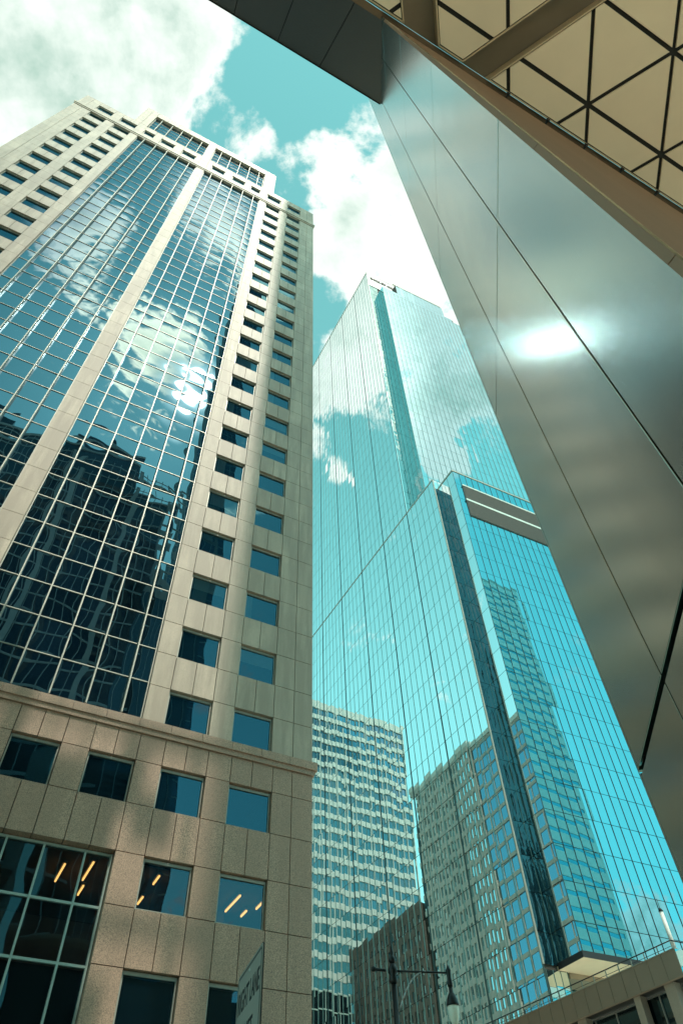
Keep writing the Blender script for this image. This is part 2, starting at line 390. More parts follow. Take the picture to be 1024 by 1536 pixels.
def column_group(xs, wcols):
    """stone around two columns of windows, shaft part"""
    zs = []
    for k, z in enumerate(heads):
        zs.append(z); zs.append(z-1.95)
    zs = sorted(zs + [17.9])
    for i in range(len(xs)-1):
        a, c = xs[i], xs[i+1]
        isw = (a, c) in wcols
        for j in range(len(zs)-1):
            z0, z1 = zs[j], zs[j+1]
            win = any(abs(z1-h) < .01 for h in heads)
            if isw and win:
                wins.append((a, c, z0, z1, 'u')); continue
            if isw:
                m = (a+c)/2
                panels(up, [a, m, c], [z0, z1])
            else:
                panels(up, [a, c], [z0, z1])
column_group(RC, [(5.57, 7.6), (8.66, 10.6)])
LC = mirror(RC)
column_group(LC, [(LC[2], LC[3]), (LC[4], LC[5])])
# centre pier
zz = [17.9]
while zz[-1] < 98: zz.append(zz[-1]+FL/2)
zz[-1] = 100
panels(up, [-4.33, -3.23], zz)
# attic above the upper cornice
attw = [(5.57, 7.6), (8.66, 10.6), (LC[2], LC[3]), (LC[4], LC[5])]
for a, c in zip(RC[:-1], RC[1:]):
    for s in (0, 1):
        x0, x1 = (a, c) if s == 0 else (2*CEN-c, 2*CEN-a)
        isw = any(abs(x0-q[0]) < .01 for q in attw)
        if isw:
            m = (x0+x1)/2
            panels(up, [x0, m, x1], [100.9, 102.5]); panels(up, [x0, m, x1], [104.6, 106.5]); wins.append((x0, x1, 102.5, 104.6, 'a'))
        else: panels(up, [x0, x1], [100.9, 102.5, 104.6, 106.5])
# centre block: three small windows under a band of glass over each bay
for s in (0, 1):
    def X(v): return v if s == 0 else 2*CEN-v
    xs = [-3.23, -2.6, -.75, .35, 2.2, 3.1, 4.5, 4.62]
    ws = [(-2.6, -.75), (.35, 2.2), (3.1, 4.5)]
    for a, c in zip(xs[:-1], xs[1:]):
        x0, x1 = sorted((X(a), X(c)))
        if c-a < .2: panels(up, [x0, x1], [100.9, 106.3], g=.004); continue
        if (a, c) in ws:
            wins.append((x0, x1, 102.5, 104.5, 'c')); panels(up, [x0, x1], [100.9, 102.5]); panels(up, [x0, x1], [104.5, 106.3])
        else: panels(up, [x0, x1], [100.9, 102.5, 104.5, 106.3])
    x0, x1 = sorted((X(4.62), X(6.36)))
    panels(up, [x0, (x0+x1)/2, x1], [106.53, 108.4, 110.3, 112.2, 114.1, 116.5])
    x0, x1 = sorted((X(-3.23), X(4.62)))
    panels(up, [x0 + (x1-x0)*q/5 for q in range(6)], [114.1, 116.5])
panels(up, [-4.33, -3.23], [100.9, 102.5, 104.5, 106.3, 108.4, 110.3, 112.2, 114.1, 116.5])
# the right flank, seen edge on, and its joints
def flank(b, z0, z1, step, x, y0, y1, n, dx):
    zs = [z0]
    while zs[-1]+step < z1: zs.append(zs[-1]+step)
    zs.append(z1)
    for j in range(len(zs)-1):
        for k in range(n):
            ya = y0+(y1-y0)*k/n; yb = y0+(y1-y0)*(k+1)/n
            b.box(FG, x, x+dx, ya+.012, yb-.012, zs[j]+.012, zs[j+1]-.012)
flank(up, 17.9, 106.5, 3.82, PR-.03, Y0+.48, 60, 9, .025)
flank(up, 106.5, 116.5, 2.5, 6.33, Y0+.48, 56, 8, .025)
flank(up, 106.5, 116.5, 2.5, -13.925, Y0+.48, 56, 8, .025)
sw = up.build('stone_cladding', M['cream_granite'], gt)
# cornices
c1 = MB()
c1.box(FG, PL-.16, PR+.16, Y0-.16, Y0+.45, 100.38, 100.88); c1.box(FG, PL-.08, PR+.08, Y0-.08, Y0+.45, 100.02, 100.37)
c1.box(FG, PR+.03, PR+.16, Y0+.46, 60, 100.38, 100.88)
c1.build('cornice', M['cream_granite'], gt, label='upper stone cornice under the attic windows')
c2 = MB()
for k in range(24):
    xa = PL-.2+(PR-PL+.4)*k/24; xb = PL-.2+(PR-PL+.4)*(k+1)/24
    c2.box(FG, xa+.008, xb-.008, Y0-.15, Y0+.45, 17.5, 17.88)
c2.box(FG, PL-.08, PR+.08, Y0-.08, Y0+.45, 17.26, 17.49)
c2.box(FG, PR+.03, PR+.2, Y0+.46, 60, 17.5, 17.88)
c2.build('cornice', M['pink_granite'], gt, label='lower stone cornice between the base and the shaft')
# base: pink granite, larger windows
rowA = (14.25, 16.05); rowB = (10.6, 12.4); rowC = (6.95, 8.77)
xsA = [PR, 11.65, 10.72, 8.78, 7.72, 5.82, 4.74, 2.88, 1.79, -.08, -1.16, -3.03, -4.1, -5.97, -7.05, -8.92, -10.0]
WA = [(8.78, 10.72), (5.82, 7.72), (2.88, 4.74), (-.08, 1.79), (-3.03, -1.16), (-5.97, -4.1), (-8.92, -7.05)]
xsA = sorted(xsA)
for i in range(len(xsA)-1):
    a, c = xsA[i], xsA[i+1]
    isw = (a, c) in WA; m = (a+c)/2
    if isw:
        wins.append((a, c, *rowA, 'b'))
        panels(lo, [a, m, c], [16.05, 17.25])
        if c > 5: panels(lo, [a, m, c], [12.4, 14.25]); panels(lo, [a, m, c], [8.77, 10.6]); panels(lo, [a, m, c], [3.3, 6.95]); wins.append((a, c, *rowB, 'i')); wins.append((a, c, *rowC, 'b'))
        else: panels(lo, [a, m, c], [12.4, 14.25])
    else:
        panels(lo, [a, c], [16.05, 17.25]); panels(lo, [a, c], [14.25, 16.05]); panels(lo, [a, c], [12.4, 14.25])
        if a > 4.7:
            panels(lo, [a, c], [10.6, 12.4]); panels(lo, [a, c], [8.77, 10.6]); panels(lo, [a, c], [6.95, 8.77]); panels(lo, [a, c], [3.3, 6.95])
panels(lo, [PL, -18, -16, -14, -12, -10], [3.3, 6.95, 8.77, 10.6, 12.4, 14.25, 16.05, 17.25])
panels(lo, [PL + (PR-PL)*k/20 for k in range(21)], [-EYE, .5, 3.3])
flank(lo, -EYE, 17.25, 2.3, PR-.03, Y0+.48, 60, 9, .025)
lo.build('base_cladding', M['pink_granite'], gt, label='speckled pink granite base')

# windows, each a part: frame > pane
def window(a, c, z0, z1, kind, mb=None):
    f = MB() if mb is None else mb[0]; pn = MB() if mb is None else mb[1]
    yb = Y0+.21; t = .07
    f.box(FG, a+.02, a+t, yb-.06, yb+.12, z0+.02, z1-.02); f.box(FG, c-t, c-.02, yb-.06, yb+.12, z0+.02, z1-.02)
    f.box(FG, a+t, c-t, yb-.06, yb+.12, z0+.02, z0+t); f.box(FG, a+t, c-t, yb-.06, yb+.12, z1-t-.06, z1-.02)
    pn.pane(lambda u, z: FG(u, yb, z), a+t, c-t, z0+t, z1-t-.06, fo, .006, .004, 5, False, .004)
    if mb is None:
        fr = f.build('window', M['pale_metal'], gt)
        if kind in 'uac' and random.random() < .45:
            dr = random.choice((.25, .4, .55, .75)); bl_ = MB(); w_ = c-a-.2
            if random.random() < .5: bl_.box(FG, a+.1, c-.1, yb+.06, yb+.07, z1-.1-(z1-z0)*dr, z1-.12)
            else: bl_.box(FG, a+.1, a+.1+w_*random.uniform(.18, .4), yb+.06, yb+.07, z0+.1, z1-.12)  # pale side strip standing in for a reflection in the pane
            bl_.build('blind_or_reflection', M['blind_or_reflection'], fr)
        pn.build('pane', M['office_glass' if kind == 'i' else 'window_glass'], fr)
rest = (MB(), MB())
for wdw in wins:
    a, c, z0, z1, k = wdw
    hidden = (k == 'u' and a < -10 and z0 < 46)
    window(a, c, z0, z1, k, rest if hidden else None)
fr = rest[0].build('window', M['pale_metal'], gt, kind='stuff'); rest[1].build('pane', M['window_glass'], fr)

# glass bays
BR = [-3.23, -2.25, -.78, .72, 2.22, 3.72, 4.62]
def bay(xs, z0, z1, rows, y, name, lab, mm, tm, mw=.062, md=.28):
    g = MB(); gr = MB()
    for i in range(len(xs)-1):
        for j in range(len(rows)-1):
            if rows[j+1] <= z0 or rows[j] >= z1: continue
            g.pane(lambda u, z: FG(u, y, z), xs[i], xs[i+1], max(z0, rows[j]), min(z1, rows[j+1]), fo, .009, .004, 6, False, .0065)
    o = g.build(name, M['tower_glass'], gt, label=lab)
    for i, x in enumerate(xs[1:-1]):
        gr.box(FG, x-mw/2, x+mw/2, y-md, y+.05, z0, z1)
    for x, s in ((xs[0], 1), (xs[-1], -1)):
        q = sorted((x+.01*s, x+.06*s)); gr.box(FG, q[0], q[1], y-.06, y+.05, z0, z1)
    for z in rows:
        if z0 < z < z1-.02:
            for i in range(len(xs)-1): gr.box(FG, xs[i]+.0, xs[i+1]-.0, y-.04, y+.04, z-.024, z+.024)
    gr.build('mullion_grid', mm, o)
    return o
rows = [18.06 + 1.91*k for k in range(44)]; rows[-1] = 100.0
bay(BR, 18.0, 100.0, rows, Y0+.22, 'curtain_wall', 'tall glass bay nearer the street corner, with the sun glinting in it', M['pale_metal'], M['pale_metal'])
bay(mirror(BR), 18.0, 100.0, rows, Y0+.22, 'curtain_wall', 'tall glass bay farther from the corner', M['pale_metal'], M['pale_metal'])
rt = [106.32 + (114.08-106.32)*k/5 for k in range(6)]
bay(BR, 106.32, 114.08, rt, Y0+.38, 'curtain_wall', 'short glass band above the cornice', M['pale_metal'], M['teal_metal'])
bay(mirror(BR), 106.32, 114.08, rt, Y0+.38, 'curtain_wall', 'short glass band above the cornice', M['pale_metal'], M['teal_metal'])
# big lobby window of the base
lx = [-10.0, -8.5, -7.05, -5.6, -4.15, -2.7, -1.2, .3, 1.05, 2.33, 3.77, 4.74]
lg = MB(); lgf = MB()
lrow = [-EYE+.4, 1.4, 3.25, 5.1, 6.95, 8.75, 10.55, 12.33]
for i in range(len(lx)-1):
    for j in range(len(lrow)-1):
        lg.pane(lambda u, z: FG(u, Y0+.4, z), lx[i], lx[i+1], lrow[j], lrow[j+1], fo, .008, .004, 6, False, .006)
    lgf.box(FG, lx[i]-.035, lx[i]+.035, Y0+.3, Y0+.45, lrow[0], 12.33)
for z in lrow:
    lgf.box(FG, lx[0], 4.68, Y0+.32, Y0+.44, z-.04, z+.04)
lgf.box(FG, 4.66, 4.73, Y0+.28, Y0+.47, lrow[0], 12.36)
lo_ = lg.build('lobby_window', M['office_glass'], gt); lgf.build('mullion_grid', M['teal_metal'], lo_)
# rooms behind the lit windows are hollowed out of the core: ceiling, back wall, lamps


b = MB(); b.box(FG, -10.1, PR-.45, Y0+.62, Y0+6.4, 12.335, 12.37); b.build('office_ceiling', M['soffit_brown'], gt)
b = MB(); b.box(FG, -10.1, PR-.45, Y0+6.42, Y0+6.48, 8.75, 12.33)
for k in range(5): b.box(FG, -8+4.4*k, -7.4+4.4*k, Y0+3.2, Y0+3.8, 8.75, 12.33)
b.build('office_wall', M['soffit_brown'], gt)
for x, y0, y1 in [(4.2, .75, 2.3), (3.3, 1.3, 2.8), (4.35, 2.75, 3.6), (6.7, .85, 1.6), (6.68, 2.8, 3.5), (10.1, 1.2, 2.8), (9.0, .7, 1.1), (11.15, 1.4, 2.1), (10.86, 2.4, 3.0)]:
    b = MB(); b.box(FG, x-.028, x+.028, Y0+y0, Y0+y1, 12.16, 12.21); lf = b.build('ceiling_light', M['tube'], gt)
    b = MB(); b.box(FG, x-.07, x+.07, Y0+y0-.03, Y0+y1+.03, 12.215, 12.30); b.build('housing', M['galvanised'], lf)

# ================================================================== glass tower
AL, AR = -30.98, 61.33
C = Skew(AL+90, AR-90)                          # distances to the left-hand and right-hand facade planes
oL = -H(AL+90); oR = -H(AR-90)
ct = root('glass_tower', C(75, 90, -EYE), 'very tall cyan mirror-glass skyscraper with lettering along its top edge', 'skyscraper')
TOP, MID, BOT = 253.8, 112.2, 26.65
b = MB()
def cbox(b, a0, a1, r0, r1, z0, z1):
    q = [(a0, r0), (a1, r0), (a1, r1), (a0, r1)]
    b.prism([C(x, y, z0) for x, y in q], [C(x, y, z1) for x, y in q])
e = .12
cbox(b, 58+e, 86, 72.8+e, 140, MID, TOP-.3); cbox(b, 86, 120, 72.8+e, 140, MID, 235.5)                  # shaft
cbox(b, 61.6+e, 90.5, 69.8+e, 72.8, 113, 237.9); cbox(b, 90.5, 120, 69.8+e, 72.8, 113, 235.8); cbox(b, 67.3+e, 86.2-e, 69.8+e, 72.8, 238, 245.4)
cbox(b, 58+e, 120, 66, 140, -EYE, MID-.1)                     # slab under the shaft
cbox(b, 58+e, 60.9, 63.1+e, 66, -EYE, MID-.1)
cbox(b, 60.0+e, 118, 59.3+e, 66, BOT+.5, 111.5)
b.build('core_wall', M['joint_backing'], ct)
def facade(name, m, fin, rows, a, plane, out, flip, sag=.003, tilt=.0022, fin_w=.05, fin_d=.04, joint=.035, big=None, skip=None, lab=None, finmat=None, fz=None):
    g = MB()
    for i in range(len(a)-1):
        for j in range(len(rows)-1):
            if skip and skip(a[i], a[i+1], rows[j], rows[j+1]): continue
            g.pane(plane, a[i]+joint*.5, a[i+1]-joint*.5, rows[j]+joint, rows[j+1]-joint, out, sag, tilt, 2, flip)
    o = g.build(name, m, ct, label=lab)
    gr = MB(); gb = MB()
    z0, z1 = fz or (rows[0], rows[-1])
    for i, x in enumerate(a):
        ww = fin_w; dd = fin_d
        isb = bool(big) and i % big[0] == big[1]
        if isb: ww, dd = .13, .08
        p0 = plane(x-ww/2, z0); p1 = plane(x+ww/2, z0)
        bot = [p0+out*dd, p1+out*dd, p1-out*.03, p0-out*.03]
        (gb if isb else gr).prism(bot, [q+Z*(z1-z0) for q in bot])
    gr.build('mullion_grid', finmat or M['fin_metal'], o)
    if big: gb.build('groove_trim', M['groove'], o)
    return o
FLC = 4.11
def zrows(z0, z1, off=0): 
    r = [z0]; z = math.ceil((z0-off)/FLC)*FLC+off
    while z < z1-.6:
        if z > z0+.6: r.append(z)
        z += FLC
    return r+[z1]
PW = 9.32/6
pl = lambda u, z: C(58, u, z)
aS = [72.8 + PW*k for k in range(44)]
facade('glass_facade', M['cyan_glass'], 0, zrows(MID, TOP, 1.0), aS, pl, oL, True, big=(6, 0), finmat=M['soft_fin'], fin_w=.12, fin_d=.03, lab='pale street side glass facade of the shaft')
aP = [63.2 + PW*k for k in range(7)]; aP[-1] = 72.6
aLw = [63.15 + 1.6*k for k in range(6)] + [72.75 + PW*k for k in range(44)]
facade('glass_facade', M['cyan_glass'], 0, zrows(-EYE, MID, 1.0), aLw, pl, oL, True, big=(6, 0), finmat=M['soft_fin'], fin_w=.12, fin_d=.03, lab='pale street side glass facade below the setback')
b = MB(); cbox(b, 57.93, 58.0, 63.1, 140, MID-.05, MID+.28); b.build('coping', M['pale_metal'], ct)
# end of the slab: the dark slot with its rippled glass
aE = [58.15, 59.1, 60.02]
sl = MB()
for i in range(2):
    rr = zrows(BOT, 109.4, 1.0)
    for j in range(len(rr)-1):
        sl.pane(lambda u, z: C(u, 63.1, z), aE[i], aE[i+1], rr[j]+.03, rr[j+1]-.03, oR, .06, .004, 10, False, .04)
sl.build('slot_glazing', M['slot_glass'], ct)
b = MB(); cbox(b, 57.9, 58.14, 63.02, 63.16, BOT, MID); b.build('corner_trim', M['pale_metal'], ct)
facade('glass_facade', M['cyan_glass'], 0, [109.45, MID], aE, lambda u, z: C(u, 63.1, z), oR, False)
# the wing in front: its narrow street side and its wide front
pw = lambda u, z: C(60.0, u, z)
facade('glass_facade', M['cyan_glass'], 0, zrows(BOT, 111.7, 1.0), [59.3, 61.2, 63.1], pw, oL, True, lab='narrow street side of the projecting wing')
pf = lambda u, z: C(u, 59.3, z)
aF = [60.0 + 1.465*k for k in range(38)]
belt = lambda a0, a1, z0, z1: a0 > 61.3 and z1 > 98.5 and z0 < 107.6
rF = zrows(BOT, 111.7, 1.0)
rF = sorted([z for z in rF if not (97.3 < z < 108.7)] + [98.4, 103.05, 107.7])
g1 = facade('glass_facade', M['blue_glass'], 0, rF, aF, pf, oR, False, skip=belt, finmat=M['dark_fin'], fin_w=.075, fin_d=.045, lab='deep cyan front of the projecting wing')
bl = MB(); cbox(bl, 61.5, 115, 59.16, 59.42, 98.4, 107.7)
for k in range(30): cbox(bl, 61.55, 115, 59.05, 59.15, 98.5+k*.305, 98.62+k*.305)
lv = bl.build('louvre_belt', M['louvre'], ct)
b = MB(); cbox(b, 61.4, 115, 58.95, 59.04, 102.75, 103.3); cbox(b, 61.4, 115, 58.95, 59.04, 107.4, 107.75); b.build('rail', M['louvre_light'], lv)
b = MB(); cbox(b, 59.9, 118, 59.2, 59.34, 111.7, 112.1); cbox(b, 59.9, 60.04, 59.35, 63.1, 111.7, 112.1); b.build('coping', M['pale_metal'], ct)
# shaft: end of the slab, return of the front bay, front bay
facade('glass_facade', M['recess_glass'], 0, zrows(MID, 242.5, 1.0), [58.2, 59.9, 61.6], lambda u, z: C(u, 72.8, z), oR, False, tilt=.004, lab='darker recessed strip beside the corner of the shaft')
facade('glass_facade', M['cyan_glass'], 0, zrows(113.9, 238, 1.0), [69.8, 71.3, 72.8], lambda u, z: C(61.6, u, z), oL, True, lab='bright return strip of the front bay')
aB = [61.6 + 1.49*k for k in range(41)]
pb = lambda u, z: C(u, 69.8, z)
sk = lambda a0, a1, z0, z1: z1 > 238.1 and (a0 < 66.0 or a1 > 93)
facade('glass_facade', M['mid_glass'], 0, zrows(113.9, 236, 1.0) + [238, 245.5], aB, pb, oR, False, skip=lambda a0, a1, z0, z1: (z1 > 238.1 and (a0 < 66.5 or a0 > 86)) or (z1 > 236.1 and a0 > 89), finmat=M['fin_metal'], fin_w=.10, fin_d=.06, lab='front glass facade of the shaft', fz=(113.9, 236))
sb = MB(); cbox(sb, 58, 69.8, 72.66, 72.78, 242.6, TOP); cbox(sb, 69.81, 86, 72.66, 72.78, 246.5, TOP); cbox(sb, 58.0, 58.2, 72.66, 72.95, MID, 242.6)
sgb = sb.build('sign_band', M['cyan_glass'], ct)
b = MB(); cbox(b, 57.9, 86, 72.6, 72.95, TOP, TOP+.5); cbox(b, 57.9, 58.05, 72.95, 140, TOP, TOP+.5); cbox(b, 66.5, 86.4, 69.7, 70, 245.5, 246); b.build('coping', M['pale_metal'], ct)
# letters on the sign band
def text(body, name, m, parent, origin, ex, ez, size, depth, label=None, bold=0.0, xs=1.0):
    cu = bpy.data.curves.new(name, 'FONT'); cu.body = body; cu.size = 1.0; cu.extrude = depth/size/2; cu.offset = bold
    to = bpy.data.objects.new('tmp', cu); COL.objects.link(to)
    dg = bpy.context.evaluated_depsgraph_get(); dg.update()
    me = bpy.data.meshes.new_from_object(to.evaluated_get(dg)); bpy.data.objects.remove(to)
    ey = ex.cross(ez).normalized()
    off = LOC[parent.name]
    for v in me.vertices:
        q = origin + ex*v.co.x*size*xs + ez*v.co.y*size + ey*v.co.z*size
        v.co = q - off
    me.materials.clear(); me.materials.append(m)
    o = bpy.data.objects.new(name, me); COL.objects.link(o); o.parent = parent
    if label: o['label'] = label
    LOC[o.name] = off
    return o
ea = (C(69, 72.6, 0)-C(59, 72.6, 0)).normalized()
text('BANK OF AMERICA', 'lettering', M['ink'], sgb, C(59.3, 72.6, 249.6), ea, Z, 2.3, .25, bold=.035, xs=.66)
facade('lobby_glazing', M['cyan_glass'], 0, [-EYE, 5, 11, 16.5, 22, BOT-.4], [58.15, 59.1, 60.02, 60.95], lambda u, z: C(u, 63.1, z), oR, False, tilt=.006)
# underside of the wing and the lobby below it
b = MB(); cbox(b, 59.85, 118, 59.2, 66.2, BOT-.35, BOT-.004)
un = b.build('wing_soffit', M['soffit_cream'], ct)
b = MB(); cbox(b, 59.80, 118, 59.15, 59.2, BOT-.36, BOT+.25); cbox(b, 59.80, 59.85, 59.2, 63, BOT-.36, BOT+.25); b.build('edge_trim', M['black'], un)
facade('lobby_glazing', M['blue_glass'], 0, [-EYE, 4, 9.5, 15, 20.5, BOT-.4], [61.0 + 1.6*k for k in range(35)], lambda u, z: C(u, 65.9, z), oR, False, tilt=.006)
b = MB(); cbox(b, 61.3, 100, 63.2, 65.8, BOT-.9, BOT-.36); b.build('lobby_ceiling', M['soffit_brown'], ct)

# ================================================================== corner building with canopy and steel fin
cb = root('canopy_building', F60(-10, -20, -EYE), 'canopied corner building with cream triangle-panelled soffit, dark fascia and tall brushed steel fin', 'building')
Dm = 1.3; HS = 14.0*Dm
F5 = Frame(5.3, 95.3)                           # x along the fin, y across
def P5(h, l): v = F5(h, l, 0); return (v.dot(F60.ex), v.dot(F60.ey))
NEAR, FAR = 1.11, 3.9
pN, pF = P5(NEAR, Dm), P5(FAR, Dm)
c5 = MB()
q = [P5(NEAR+.03, Dm+.05), P5(FAR-.03, Dm+.05), P5(FAR-.03, Dm+1.2), (pN[0]+9, pN[1]+1.2), (pN[0]+9, pN[1]+.05), (pN[0]+.2, pN[1]+.05)]
c5.poly(F60, q, -EYE, HS-.35)
c5.poly(F60, [P5(NEAR+.03, Dm+.05), P5(FAR-.03, Dm+.05), P5(FAR-.03, Dm+1.2), P5(NEAR+1.2, Dm+1.2)], HS-.35, 31.5)
c5.build('fin_core', M['near_black'], cb)
fp = MB()
hs = [NEAR, 1.96, 3.04, FAR]
zs = [-EYE, 2.18, 6.24, 10.31, 14.38, 18.45, 22.5, 26.6, 31.6]
for i in range(3):
    for j in range(len(zs)-1):
        g0 = .024 if j == 1 else .009; g1 = .024 if j == 0 else .009
        fp.box(F5, hs[i]+(.008 if i else 0), hs[i+1]-(.008 if i < 2 else 0), Dm, Dm+.018, zs[j]+g0, zs[j+1]-g1)
o = fp.build('steel_fin', M['steel'], cb, bevel=.004)
b = MB()
for j in range(len(zs)-1): b.box(F5, FAR+.004, FAR+.03, Dm+.0, Dm+1.2, zs[j]+.01, zs[j+1]-.01)
b.build('fin_edge', M['steel'], cb)
# wall running back from the fin, under the soffit edge
bw = MB()
wz = [-EYE, .6, 2.8, 5.0, 7.2, 9.4, 11.6, 13.8, 16.0, HS-.75]
x = pN[0]
for k in range(8):
    for j in range(len(wz)-1):
        bw.box(F60, x+k*2.2+(.004 if k else 0), x+(k+1)*2.2-.004, pN[1], pN[1]+.045, wz[j]+.004, wz[j+1]-.004)
bw.build('side_wall', M['brown_clad'], cb)
b = MB(); b.box(F60, pN[0]+.05, pN[0]+18, pN[1]+.02, pN[1]+.05, HS-.74, HS-.02); b.build('clerestory', M['dark_glass'], cb)
# soffit: dropped fields of triangular panels with black joints, channels between them
def clip(poly, n, d):
    out = []
    for i in range(len(poly)):
        a = poly[i]; c = poly[(i+1) % len(poly)]
        da = a[0]*n[0]+a[1]*n[1]-d; dc = c[0]*n[0]+c[1]*n[1]-d
        if da >= 0: out.append(a)
        if (da >= 0) != (dc >= 0):
            t = da/(da-dc); out.append((a[0]+(c[0]-a[0])*t, a[1]+(c[1]-a[1])*t))
    return out
def area(p): return .5*sum(p[i][0]*p[(i+1) % len(p)][1]-p[(i+1) % len(p)][0]*p[i][1] for i in range(len(p)))
def ccw(p): return p if area(p) > 0 else p[::-1]
def inset(p, g):
    p = ccw(p); o = list(p)
    for i in range(len(p)):
        a = p[i]; c = p[(i+1) % len(p)]; l = math.hypot(c[0]-a[0], c[1]-a[1])
        if l < 1e-6: continue
        n = (-(c[1]-a[1])/l, (c[0]-a[0])/l); o = clip(o, n, n[0]*a[0]+n[1]*a[1]+g)
        if len(o) < 3: return []
    return o
def inter(p, q):
    q = ccw(q); o = ccw(p)
    for i in range(len(q)):
        a = q[i]; c = q[(i+1) % len(q)]; l = math.hypot(c[0]-a[0], c[1]-a[1]); n = (-(c[1]-a[1])/l, (c[0]-a[0])/l)
        o = clip(o, n, n[0]*a[0]+n[1]*a[1])
        if len(o) < 3: return []
    return o
S = HS
N0 = (.3704*S, -.0338*S); A_ = (.1248*S, 0); B_ = (.0560*S, -.0926*S)
fields = [[(.2414, .003), (1.1, .003), (1.1, -.44), (.497, -.44)],
          [(.168, .002), (.2035, .002), (.459, -.44), (-.162, -.44)],
          [(.1205, .002), (-.212, -.44), (-1.6, -.44), (-1.6, .002)]]
for fi, fpoly in enumerate(fields):
    poly = [(x*S, y*S) for x, y in fpoly]
    inner = inset(poly, .05)
    pb_ = MB()
    for i in range(-18, 12):
        for j in range(-2, 8):
            n = lambda a, c: (N0[0]+A_[0]*a+B_[0]*c, N0[1]+A_[1]*a+B_[1]*c)
            for tri in ((n(i, j), n(i+1, j), n(i, j+1)), (n(i+1, j), n(i+1, j+1), n(i, j+1))):
                t = inset(list(tri), .045)
                t = inter(t, inner) if t else []
                if len(t) >= 3 and abs(area(t)) > .01: pb_.poly(F60, ccw(t), HS, HS+.05)
    so_ = pb_.build('soffit_field', M['soffit_cream'], cb)
    b = MB(); b.poly(F60, ccw(inset(poly, .012)), HS+.07, HS+.45); b.build('backing', M['near_black'], so_)
    rim = MB(); pp = ccw(poly)
    for k in range(len(pp)):
        a = Vector((*pp[k], 0)); c = Vector((*pp[(k+1) % len(pp)], 0)); d = (c-a).normalized(); nn = Vector((-d.y, d.x, 0))*.03
        q = [a, c, c+nn-d*.03, a+nn+d*.03]
        rim.poly(F60, [(v.x, v.y) for v in q], HS-.02, HS+.4)
    rim.build('edge_trim', M['edge_bronze'], so_)
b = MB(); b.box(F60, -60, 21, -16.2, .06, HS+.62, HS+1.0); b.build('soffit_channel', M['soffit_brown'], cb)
# trim strip, clips and the sloping dark fascia
tb = MB(); tb.box(F60, -30, pN[0]-.02, .07, .21, HS-.02, HS+.6); tb.box(F60, pN[0]-.02, 21, .066, .24, HS+.1, HS+.6)
tb.build('edge_strip', M['strip_brown'], cb)
for k in range(15):
    xx = 4.95+1.137*k
    b = MB(); b.box(F60, xx-.02, xx+.02, .03, .155, HS-.075, HS-.025); b.box(F60, xx-.035, xx+.035, .03, .075, HS-.1, HS-.02); b.build('clip', M['black'], cb)
fa = MB()
o0, z0, o1, z1 = .213, 14.0*Dm, 1.82, 16.15*Dm
th = (Vector((0, z1-z0, 0)) - Vector((0, 0, o1-o0))).normalized()
xr0 = .816*Dm/1 + .578*.0; 
def xw(o): return (o+.578*Dm)/.816*.578 + .816*Dm      # where the fin's face stands at that distance out
js = [1.07 - 1.17*k for k in range(27)]
edges = [None] + js
for k in range(len(js)):
    if k == 0: xa0, xa1 = xw(o0)-.004, xw(o1)-.004
    else: xa0 = xa1 = js[k-1]-.009
    xb = js[k]+.009
    bot = [F60(xa0, o0, z0), F60(xb, o0, z0), F60(xb, o1, z1), F60(xa1, o1, z1)]
    nrm = (bot[1]-bot[0]).cross(bot[3]-bot[0]).normalized()
    if nrm.z < 0: nrm = -nrm
    fa.prism(bot, [q+nrm*.05 for q in bot])
fa.build('fascia', M['dark_steel'], cb)
b = MB()
q0 = [F60(xw(o0)-.01, o0, z0+.07), F60(-30, o0, z0+.07), F60(-30, o1-.02, z1+.05), F60(xw(o1)-.01, o1-.02, z1+.05)]
b.prism(q0, [q+Z*.25 for q in q0]); b.box(F60, -30, xw(o1)-.02, o1-.01, o1+.03, z1+.01, z1+.32)
b.build('fascia_frame', M['near_black'], cb)
# the tower itself rises behind the canopy; only its mirror image in the granite tower's glass and its shade are seen
TB = HS+1.05
tw = MB(); tw.box(F60, -60, -9, -16, -8.2, TB, 78); tw.box(F60, -9, 3, -16, -8.2, TB, 80.5); tw.box(F60, 3, 8, -16, -8.2, TB, 74.5); tw.box(F60, -24, -14, -14, -10, 78, 84); tw.box(F60, -6, -1, -14, -9.5, 80.5, 84.5); tw.box(F60, 8, 15, -16, -8.2, TB, 58)
twr = tw.build('tower_wall', M['dark_glass'], cb)
b = MB()
for k in range(45): b.box(F60, -59.5+1.5*k, -59.36+1.5*k, -8.19, -8.02, TB, 78)
for k in range(5): b.box(F60, 8.4+1.5*k, 8.5+1.5*k, -8.19, -8.02, TB, 58)
for k in range(15): b.box(F60, -60, 8, -8.19, -8.1, 22+3.9*k, 22.35+3.9*k)
for xx in (-26, -5, 3.2): b.box(F60, xx, xx+.9, -8.19, -7.8, TB, 78)
b.build('mullion_grid', M['pale_wall'], twr)
b = MB(); b.box(F60, -60.2, -9.1, -16.2, -8.0, 78, 78.9); b.box(F60, -9.05, 3.05, -16.2, -8.0, 80.5, 81.3); b.box(F60, 3.1, 8.2, -16.2, -8.0, 74.5, 75.2); b.build('parapet', M['pale_wall'], twr)
for k in range(9):
    b = MB(); b.box(F60, -58+9*k, -56.8+9*k, -15.6, -14.4, -EYE, TB-.06); b.build('column', M['concrete'], cb)
